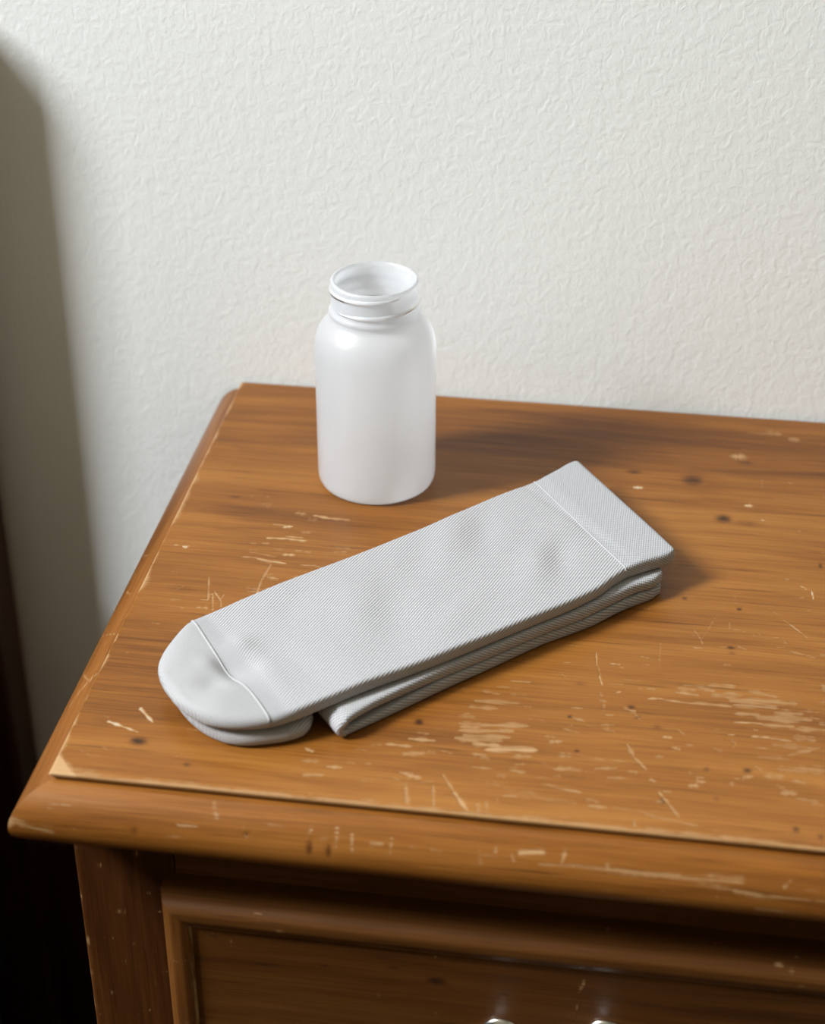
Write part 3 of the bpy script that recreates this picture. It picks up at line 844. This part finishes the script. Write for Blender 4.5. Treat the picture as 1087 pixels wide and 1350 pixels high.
drawer(T - 0.212, T - 0.390, 61)
box('rail', (RX0, CY0 + 0.0004, T - 0.420), (RX1, CY0 + 0.018, T - 0.382), wood_h, ns, 0.0006)
drawer(T - 0.410, T - 0.588, 81)
box('rail', (RX0, CY0 + 0.0004, 0.03), (RX1, CY0 + 0.018, T - 0.580), wood_h, ns, 0.0006)
for fx in (CX0 + 0.001, CX1 - 0.041):
    box('foot', (fx, CY1 - 0.041, 0.0), (fx + 0.04, CY1 - 0.001, 0.05), wood_v, ns, 0.002)

# ------------------------------------------------------------------ plastic bottle
bt = empty('plastic_bottle', (0.1085, 0.2922, T), 'open frosted white plastic bottle with a threaded neck standing behind the socks', 'bottle')
outer = [(0, 0.0022), (0.024, 0.0018), (0.0285, 0.0006), (0.0305, 0.0), (0.0322, 0.0003), (0.0336, 0.0014), (0.0345, 0.0034), (0.0350, 0.0070),
         (0.0350, 0.030), (0.0350, 0.060), (0.0350, 0.0860), (0.0349, 0.0895), (0.0345, 0.0930), (0.0337, 0.0963), (0.0325, 0.0993), (0.0309, 0.1018), (0.0290, 0.1040), (0.0272, 0.1057), (0.0261, 0.1072),
         (0.0257, 0.1086), (0.0259, 0.1098), (0.0264, 0.1106), (0.0264, 0.1116), (0.0257, 0.1126), (0.0251, 0.1136), (0.0249, 0.116), (0.0249, 0.1265), (0.0250, 0.1278), (0.0249, 0.1290), (0.0244, 0.1298), (0.0236, 0.1301)]
inner = [(0.0228, 0.1298), (0.0223, 0.1290), (0.0222, 0.1272), (0.0222, 0.118), (0.0223, 0.112), (0.0231, 0.1088)]
lathe('body', outer + inner, mat_plastic, bt, 128, close_end=False)
hel = []
for k in range(131):
    t = k / 130
    a = -2.4 + t * 2 * math.pi * 1.25
    hel.append(((0.0247 + 0.0003 * math.sin(math.pi * t)) * math.cos(a), (0.0247 + 0.0003 * math.sin(math.pi * t)) * math.sin(a), 0.1150 + 0.0119 * t))
tube('screw_thread', hel, [0.0004 + 0.0009 * min(1, 12 * t, 12 * (1 - t)) for t in np.linspace(0, 1, 131)], mat_plastic, bt, 10)

# ------------------------------------------------------------------ socks
SO = np.array([0.03624, 0.06888])
SAX = np.array([0.780248, 0.625470])
SPE = np.array([-SAX[1], SAX[0]])
ANG = math.atan2(SAX[1], SAX[0])
MM = 0.001

def gauss(u, v, cu, cv, ru, rv, ang, amp):
    c, s = math.cos(ang), math.sin(ang)
    a, b = (u - cu) * c + (v - cv) * s, -(u - cu) * s + (v - cv) * c
    return amp * np.exp(-(a / ru) ** 2 - (b / rv) ** 2)

def hash_wave(u, v, seed, amp):
    r = np.random.default_rng(seed)
    z = np.zeros_like(u)
    for _ in range(7):
        k = r.uniform(0.02, 0.075)
        th = r.uniform(0, math.pi)
        z += np.sin(k * (u * math.cos(th) + v * math.sin(th)) * 2 + r.uniform(0, 6.28))
    return amp * z / 7

def cross_section(nt, ne, nb):
    """Unit stadium: list of (edge side, a, ca, sa). Returns arrays (m in -1..1 flat position, ex edge offset, ez height -1..1)."""
    m, ex, ez = [], [], []
    for t in np.linspace(-1, 1, nt):
        m.append(t); ex.append(0); ez.append(1)
    for a in np.linspace(0, math.pi, ne + 2)[1:-1]:
        m.append(1); ex.append(math.sin(a) ** 0.7); ez.append(math.copysign(abs(math.cos(a)) ** 0.85, math.cos(a)))
    for t in np.linspace(1, -1, nb):
        m.append(t); ex.append(0); ez.append(-1)
    for a in np.linspace(0, math.pi, ne + 2)[1:-1]:
        m.append(-1); ex.append(-math.sin(a) ** 0.7); ez.append(-math.copysign(abs(math.cos(a)) ** 0.85, math.cos(a)))
    return np.array(m), np.array(ex), np.array(ez)

def loft_sock(Uf, Vf, Ub, Vb, Zc, Th, relief, nt=90, ne=9, nb=24, erad=2.2, lim=0.62):
    """Flattened knit tube. Stations run from the front edge (Uf,Vf) to the back edge (Ub,Vb), all in mm.
    Zc, Th: centre height and thickness per station (mm). relief(u, v): added to the upper face."""
    m, ex, ez = cross_section(nt, ne, nb)
    f = np.stack([Uf, Vf], -1)
    b = np.stack([Ub, Vb], -1)
    dirn = b - f
    ln = np.linalg.norm(dirn, axis=1)
    dirn = dirn / (ln[:, None] + 1e-9)
    er = np.minimum(np.minimum(erad, Th * lim + 0.05), ln * 0.5)
    c0 = (f + b) / 2
    half = ln / 2 - er
    off = m[None, :] * half[:, None] + ex[None, :] * er[:, None]
    U = c0[:, 0, None] + off * dirn[:, 0, None]
    Vv = c0[:, 1, None] + off * dirn[:, 1, None]
    Z = Zc[:, None] + ez[None, :] * Th[:, None] / 2
    top = np.clip(ez, 0, 1)[None, :]
    Z = Z + relief(U, Vv) * top * np.clip(Th / Th.max(), 0, 1)[:, None]
    return U, Vv, Z

def sock_mesh(name, U, V, Z, r0, r1, mat, parent, cap0=False, cap1=False, uvlen=None, sec=(90, 9, 24), thick_mm=7.0):
    """Rows r0..r1 of a lofted sock as one mesh, coordinates in the sock frame (metres)."""
    u, v, z = U[r0:r1 + 1], V[r0:r1 + 1], Z[r0:r1 + 1]
    n, k = u.shape
    P = np.stack([u, v, z], -1).reshape(-1, 3) * MM
    F = grid_faces(n, k, wrap=True)
    extra = []
    pts = [P]
    uvU = (u if uvlen is None else uvlen[r0:r1 + 1, None] + 0 * u)
    # the knit runs on round the edges: width coordinate = arc length from the middle of the upper face
    nt, ne, nb = sec
    ring = np.stack([u, v, z], -1)
    step = np.linalg.norm(np.diff(ring, axis=1), axis=2)
    s = np.concatenate([np.zeros((n, 1)), np.cumsum(step, 1)], 1)
    tot = s[:, -1:] + np.linalg.norm(ring[:, 0] - ring[:, -1], axis=1)[:, None]
    mid = nt // 2
    s = s - s[:, mid:mid + 1]
    late = np.arange(k) > nt + ne + nb // 2
    s[:, late] -= tot
    uvs = [np.stack([uvU, v[:, mid:mid + 1] + s], -1).reshape(-1, 2) * MM]
    nv = n * k
    for flag, row, fl in ((cap0, 0, False), (cap1, n - 1, True)):
        if flag:
            ring = P[row * k:(row + 1) * k]
            pts.append(ring.mean(0)[None])
            uvs.append(uvs[0][row * k:(row + 1) * k].mean(0)[None])
            c = nv
            nv += 1
            i = np.arange(0, k - 1, 2)
            j = np.stack([np.full(len(i), c), row * k + (i + 2) % k, row * k + (i + 1) % k, row * k + i], -1)
            extra.append(j[:, ::-1] if fl else j)
    F = np.vstack([F] + extra)
    me = quad_mesh(name, np.vstack(pts), F)
    uvall = np.vstack(uvs)
    lay = me.uv_layers.new(name='UVMap')
    idx = np.empty(len(me.loops), dtype=np.int32)
    me.loops.foreach_get('vertex_index', idx)
    lay.data.foreach_set('uv', uvall[idx].astype(np.float32).ravel())
    bm = bmesh.new()
    bm.from_mesh(me)
    bmesh.ops.recalc_face_normals(bm, faces=list(bm.faces))
    bm.to_mesh(me)
    bm.free()
    if n > 3 and me.polygons[(n // 2) * k + 20].normal.z < 0:
        me.flip_normals()
    return link(name, me, mat, parent)

def stations(nw, nu):
    w = np.concatenate([np.linspace(0, 1, nw), np.sqrt(np.linspace(0, 1, nu))])
    w = np.unique(np.round(w, 5))
    return w

# --- upper sock: lies flat, toe to the left, cuff to the right
s1 = empty('sock', (SO[0], SO[1], T), 'grey knitted sock lying flat on top, its ribbed cuff pointing to the right', 'sock', 'pair of grey socks', ANG)
u0 = -4.6
fr = [(-4.6, -23), (-3.9, -31), (-1.8, -40), (3.4, -51.5), (11, -59.5), (19, -64.2), (27, -66.8), (36, -68.2), (49, -68.6), (66, -68.4), (86, -67.9), (113, -67.8), (142, -66.2), (178, -63.7), (202, -62.2),
      (224, -59.2), (238, -54.8), (249, -52.6), (262, -53.0), (272, -53.8), (278, -52.6), (281.5, -49.0)]
bk = [(-4.6, -23), (-4.2, -15), (-2.0, -3), (3.2, 6), (14, 16.5), (22.5, 23.2), (27.5, 26.4), (32, 27.6), (42, 27.4), (64, 29.0), (93, 31.5), (130, 34.4), (176, 39.2), (228, 46.6), (258, 48.8), (272, 52.0), (286, 55.2), (290.5, 53.6)]
w = stations(70, 230)
Lf, Lb = 281.5 - u0, 290.5 - u0
Uf, Ub = u0 + w ** 2 * Lf, u0 + w ** 2 * Lb
Vf = pchip([math.sqrt(max(p[0] - u0, 0) / Lf) for p in fr], [p[1] for p in fr], w)
Vb = pchip([math.sqrt(max(p[0] - u0, 0) / Lb) for p in bk], [p[1] for p in bk], w)
Um = (Uf + Ub) / 2
tipf = np.sqrt(np.clip(1 - (1 - np.clip((Um - u0) / 5.0, 0, 1)) ** 2, 0.0004, 1))
endf = np.sqrt(np.clip(1 - (1 - np.clip((Um.max() - Um) / 3.6, 0, 1)) ** 2, 0.004, 1))
thick = 7.2 + 1.6 * np.exp(-((Um - 14) / 16) ** 2) + 1.0 * np.clip((Um - 250) / 8, 0, 1)
Th = thick * tipf * endf
zb = np.interp(Um, [-5, 30, 55, 80, 200, 250, 290], [9.9, 10.0, 12.2, 13.4, 13.8, 14.2, 14.6])
Zc = zb + thick / 2
def relief1(u, v):
    z = hash_wave(u, v, 3, 0.7)
    z = z + gauss(u, v, 41, -7, 8, 8, 0.3, 2.4) + gauss(u, v, 42, -44, 9, 20, 0.1, 1.3)       # swelling of the toe band
    z = z + gauss(u, v, 29.5, -22, 5.6, 12, 0.15, -5.0) + gauss(u, v, 38, -25, 4.5, 8, 0.2, -1.8) + gauss(u, v, 16, -28, 8, 7.5, 0.0, -2.2) + gauss(u, v, 21, -12, 6, 6, 0.3, 1.0)   # dents of the toe
    z = z + gauss(u, v, 9, -3, 12, 9, 0.6, 1.0) + gauss(u, v, 10, -46, 10, 10, -0.6, 0.9)
    z = z + gauss(u, v, 57, -30, 8, 22, 0.2, -0.9)
    z = z + gauss(u, v, 224, -22, 20, 8, 0.95, -1.8) + gauss(u, v, 208, -26, 20, 10, 0.85, 1.6) + gauss(u, v, 236, -6, 18, 10, 0.6, 1.0)
    z = z + gauss(u, v, 200, 17, 22, 9, 0.95, -1.3) + gauss(u, v, 184, 24, 22, 10, 0.9, 1.1)
    z = z + gauss(u, v, 122, -20, 30, 11, 1.1, -1.2) + gauss(u, v, 104, -14, 28, 12, 1.1, 1.0) + gauss(u, v, 154, 8, 26, 10, 0.9, -0.8) + gauss(u, v, 146, -44, 24, 9, 0.6, 0.8)
    z = z + gauss(u, v, 80, 8, 22, 10, 1.0, -0.7)
    z = z + gauss(u, v, 250.5, -4, 2.4, 60, 0.08, -0.5) + gauss(u, v, 28.5, -18, 1.6, 45, 0.0, -0.35)
    return z
U1, V1, Z1 = loft_sock(Uf, Vf, Ub, Vb, Zc, Th, relief1, 90, 9, 24, 2.2 + 9.0 * np.clip((44 - Um) / 30, 0, 1) ** 1.2, 1.3)
kt = int(np.argmin(abs(Um - 28.6)))
kc = int(np.argmin(abs(Ub - 254.5)))
sock_mesh('toe', U1, V1, Z1, 0, kt, mat_toe, s1, cap0=True)
sock_mesh('foot_and_leg', U1, V1, Z1, kt, kc, mat_twill, s1)
sock_mesh('cuff', U1, V1, Z1, kc, len(w) - 1, mat_cuff, s1, cap1=True)

def top_row(row):
    """Points of the upper face from edge to edge at a station row."""
    return np.stack([U1[row], V1[row], Z1[row]], -1)
def seam(name, row, rad, mat, wig):
    m, ex, ez = cross_section(90, 9, 24)
    P = top_row(row)
    sel = list(range(P.shape[0] - 4, P.shape[0])) + list(range(0, 94))
    Q = P[sel].copy()
    t = np.linspace(0, 1, len(Q))
    Q[:, 2] += rad * 0.25
    Q[:, 0] += wig(t)
    keep = np.concatenate([[True], np.linalg.norm(np.diff(Q, axis=0), axis=1) > 1e-3])
    return tube(name, Q[keep] * MM, rad * MM, mat, s1, 8)
seam('toe_seam', kt, 0.62, mat_toe, lambda t: 0.9 * np.sin(t * 7.5))
seam('cuff_seam', kc, 0.36, mat_thread, lambda t: 0.0 * t)

# --- lower sock: its toe shows under the upper toe, its leg is folded back on itself
s2 = empty('sock', (SO[0], SO[1], T), 'grey knitted sock folded in layers underneath the flat one, only its edges showing', 'sock', 'pair of grey socks', ANG)
t0 = 0.0
fr2 = [(0, -22), (0.5, -29), (1.7, -36.5), (5.4, -48.0), (10.5, -57.0), (16.4, -62.2), (26.5, -66.8), (37.2, -69.8), (42.5, -70.2), (47, -68.6), (50.8, -65.4), (54.0, -61.0)]
bk2 = [(0, -22), (0.5, -14), (3, -4), (10, 8), (20, 15), (30, 18), (42, 19), (54, 19)]
w2 = stations(50, 60)
L2 = 54.0
Ua = t0 + w2 ** 2 * L2
Vf2 = pchip([math.sqrt(p[0] / L2) for p in fr2], [p[1] for p in fr2], w2)
Vb2 = pchip([math.sqrt(p[0] / L2) for p in bk2], [p[1] for p in bk2], w2)
tip2 = np.sqrt(np.clip(1 - (1 - np.clip(Ua / 5.0, 0, 1)) ** 2, 0.0004, 1))
end2 = np.sqrt(np.clip(1 - (1 - np.clip((L2 - Ua) / 5.0, 0, 1)) ** 2, 0.004, 1))
th2 = 9.2 + 0 * Ua
Ut, Vt, Zt = loft_sock(Ua, Vf2, Ua, Vb2, th2 / 2 + 0.05, th2 * tip2 * end2, lambda u, v: gauss(u, v, 33, -66, 4, 6, 0, -1.0) + hash_wave(u, v, 8, 0.2) - 0.25, 60, 9, 16, 7.0, 0.9)
kt2 = int(np.argmin(abs(Ua - 36)))
sock_mesh('toe', Ut, Vt, Zt, 0, kt2, mat_toe, s2, cap0=True, sec=(60, 9, 16))
sock_mesh('foot', Ut, Vt, Zt, kt2, len(w2) - 1, mat_twill, s2, cap1=True, sec=(60, 9, 16))

# folded leg: path along the upper layer to the left, round the fold, back along the lower layer
UE = 272.0
UF = 60.5
ua = np.concatenate([UE - 4.0 * (1 - np.cos(np.linspace(0, math.pi / 2, 8))), np.linspace(UE - 7, UF + 3, 130)])
zu = np.interp(ua, [UF, 66, 80, 100, 130, 200, 240, 272], [9.6, 10.3, 10.3, 10.05, 9.85, 10.1, 10.5, 10.8])
fold_a = np.linspace(0, math.pi, 15)[1:-1]
zt, zl = 9.4, 2.3
uf_ = UF + 3 - 4.2 * np.sin(fold_a)
zf_ = (zt + zl) / 2 + (zt - zl) / 2 * np.cos(fold_a)
ul = ua[::-1] - 1.0
zl_ = np.interp(ul, [UF, 66, 80, 100, 130, 272], [2.3, 2.3, 2.4, 2.9, 3.4, 3.5])
PU = np.concatenate([ua, uf_, ul])
PZ = np.concatenate([zu, zf_, zl_])
thu = np.interp(ua, [UF, 70, 90, 120, 272], [4.4, 4.6, 5.4, 6.3, 6.6])
thl = np.interp(ul, [UF, 70, 90, 120, 272], [4.4, 4.4, 5.4, 6.6, 6.8])
PT = np.concatenate([thu, np.full(len(uf_), 4.2), thl])
vfu = np.interp(ua, [UF, 63, 68, 81, 98, 126, 189, 213, 235, 249, 262, 268, 272], [-80.4, -79.8, -78.0, -75.0, -72.6, -69.8, -64.6, -63.6, -60.6, -58.4, -59.2, -57.0, -51.0])
vfl = np.interp(ul, [UF, 66, 81, 98, 123, 188, 219, 239, 252, 262, 268, 271], [-78.6, -78.2, -76.4, -74.4, -71.4, -64.4, -63.9, -60.6, -59.8, -59.4, -56.4, -52.0])
vff = np.interp(fold_a, [0, math.pi], [-80.2, -79.2])
PVf = np.concatenate([smooth1(vfu, 3), vff, smooth1(vfl, 3)])
endu = np.sqrt(np.clip(1 - (1 - np.clip((UE - ua) / 4.0, 0, 1)) ** 2, 0.004, 1))
endl = np.sqrt(np.clip(1 - (1 - np.clip((UE - 1 - ul) / 4.0, 0, 1)) ** 2, 0.004, 1))
PT = PT * np.concatenate([endu, np.ones(len(uf_)), endl])
vbk = np.interp(PU, [UF, 130, 272], [22, 28, 40])

def folded(PU, PZ, PT, PVf, vbk, nt=60, ne=9, nb=60):
    m, ex, ez = cross_section(nt, ne, nb)
    du, dz = np.gradient(PU), np.gradient(PZ)
    ln = np.hypot(du, dz) + 1e-9
    nu, nz = dz / ln, -du / ln           # normal of the path (up for the part that runs left)
    wv = (vbk - PVf)
    er = np.minimum(2.6, PT * 0.6)
    half = wv / 2 - er
    V = (PVf + vbk)[:, None] / 2 + m[None, :] * half[:, None] + ex[None, :] * er[:, None]
    h = ez[None, :] * PT[:, None] / 2
    ripple = 0.18 * np.sin(PU * 0.11 + 1.0)[:, None] * np.exp(-((V + 62) / 14) ** 2)
    return PU[:, None] + nu[:, None] * h, V, PZ[:, None] + nz[:, None] * h + ripple
Ul, Vl, Zl = folded(PU, PZ, PT, PVf, vbk)
Zl = np.maximum(Zl, 0.06)
arc = np.concatenate([[0], np.cumsum(np.hypot(np.diff(PU), np.diff(PZ)))])
lo = sock_mesh('folded_leg', Ul, Vl, Zl, 0, len(PU) - 1, mat_twill, s2, True, True, uvlen=arc + 60, sec=(60, 9, 60))
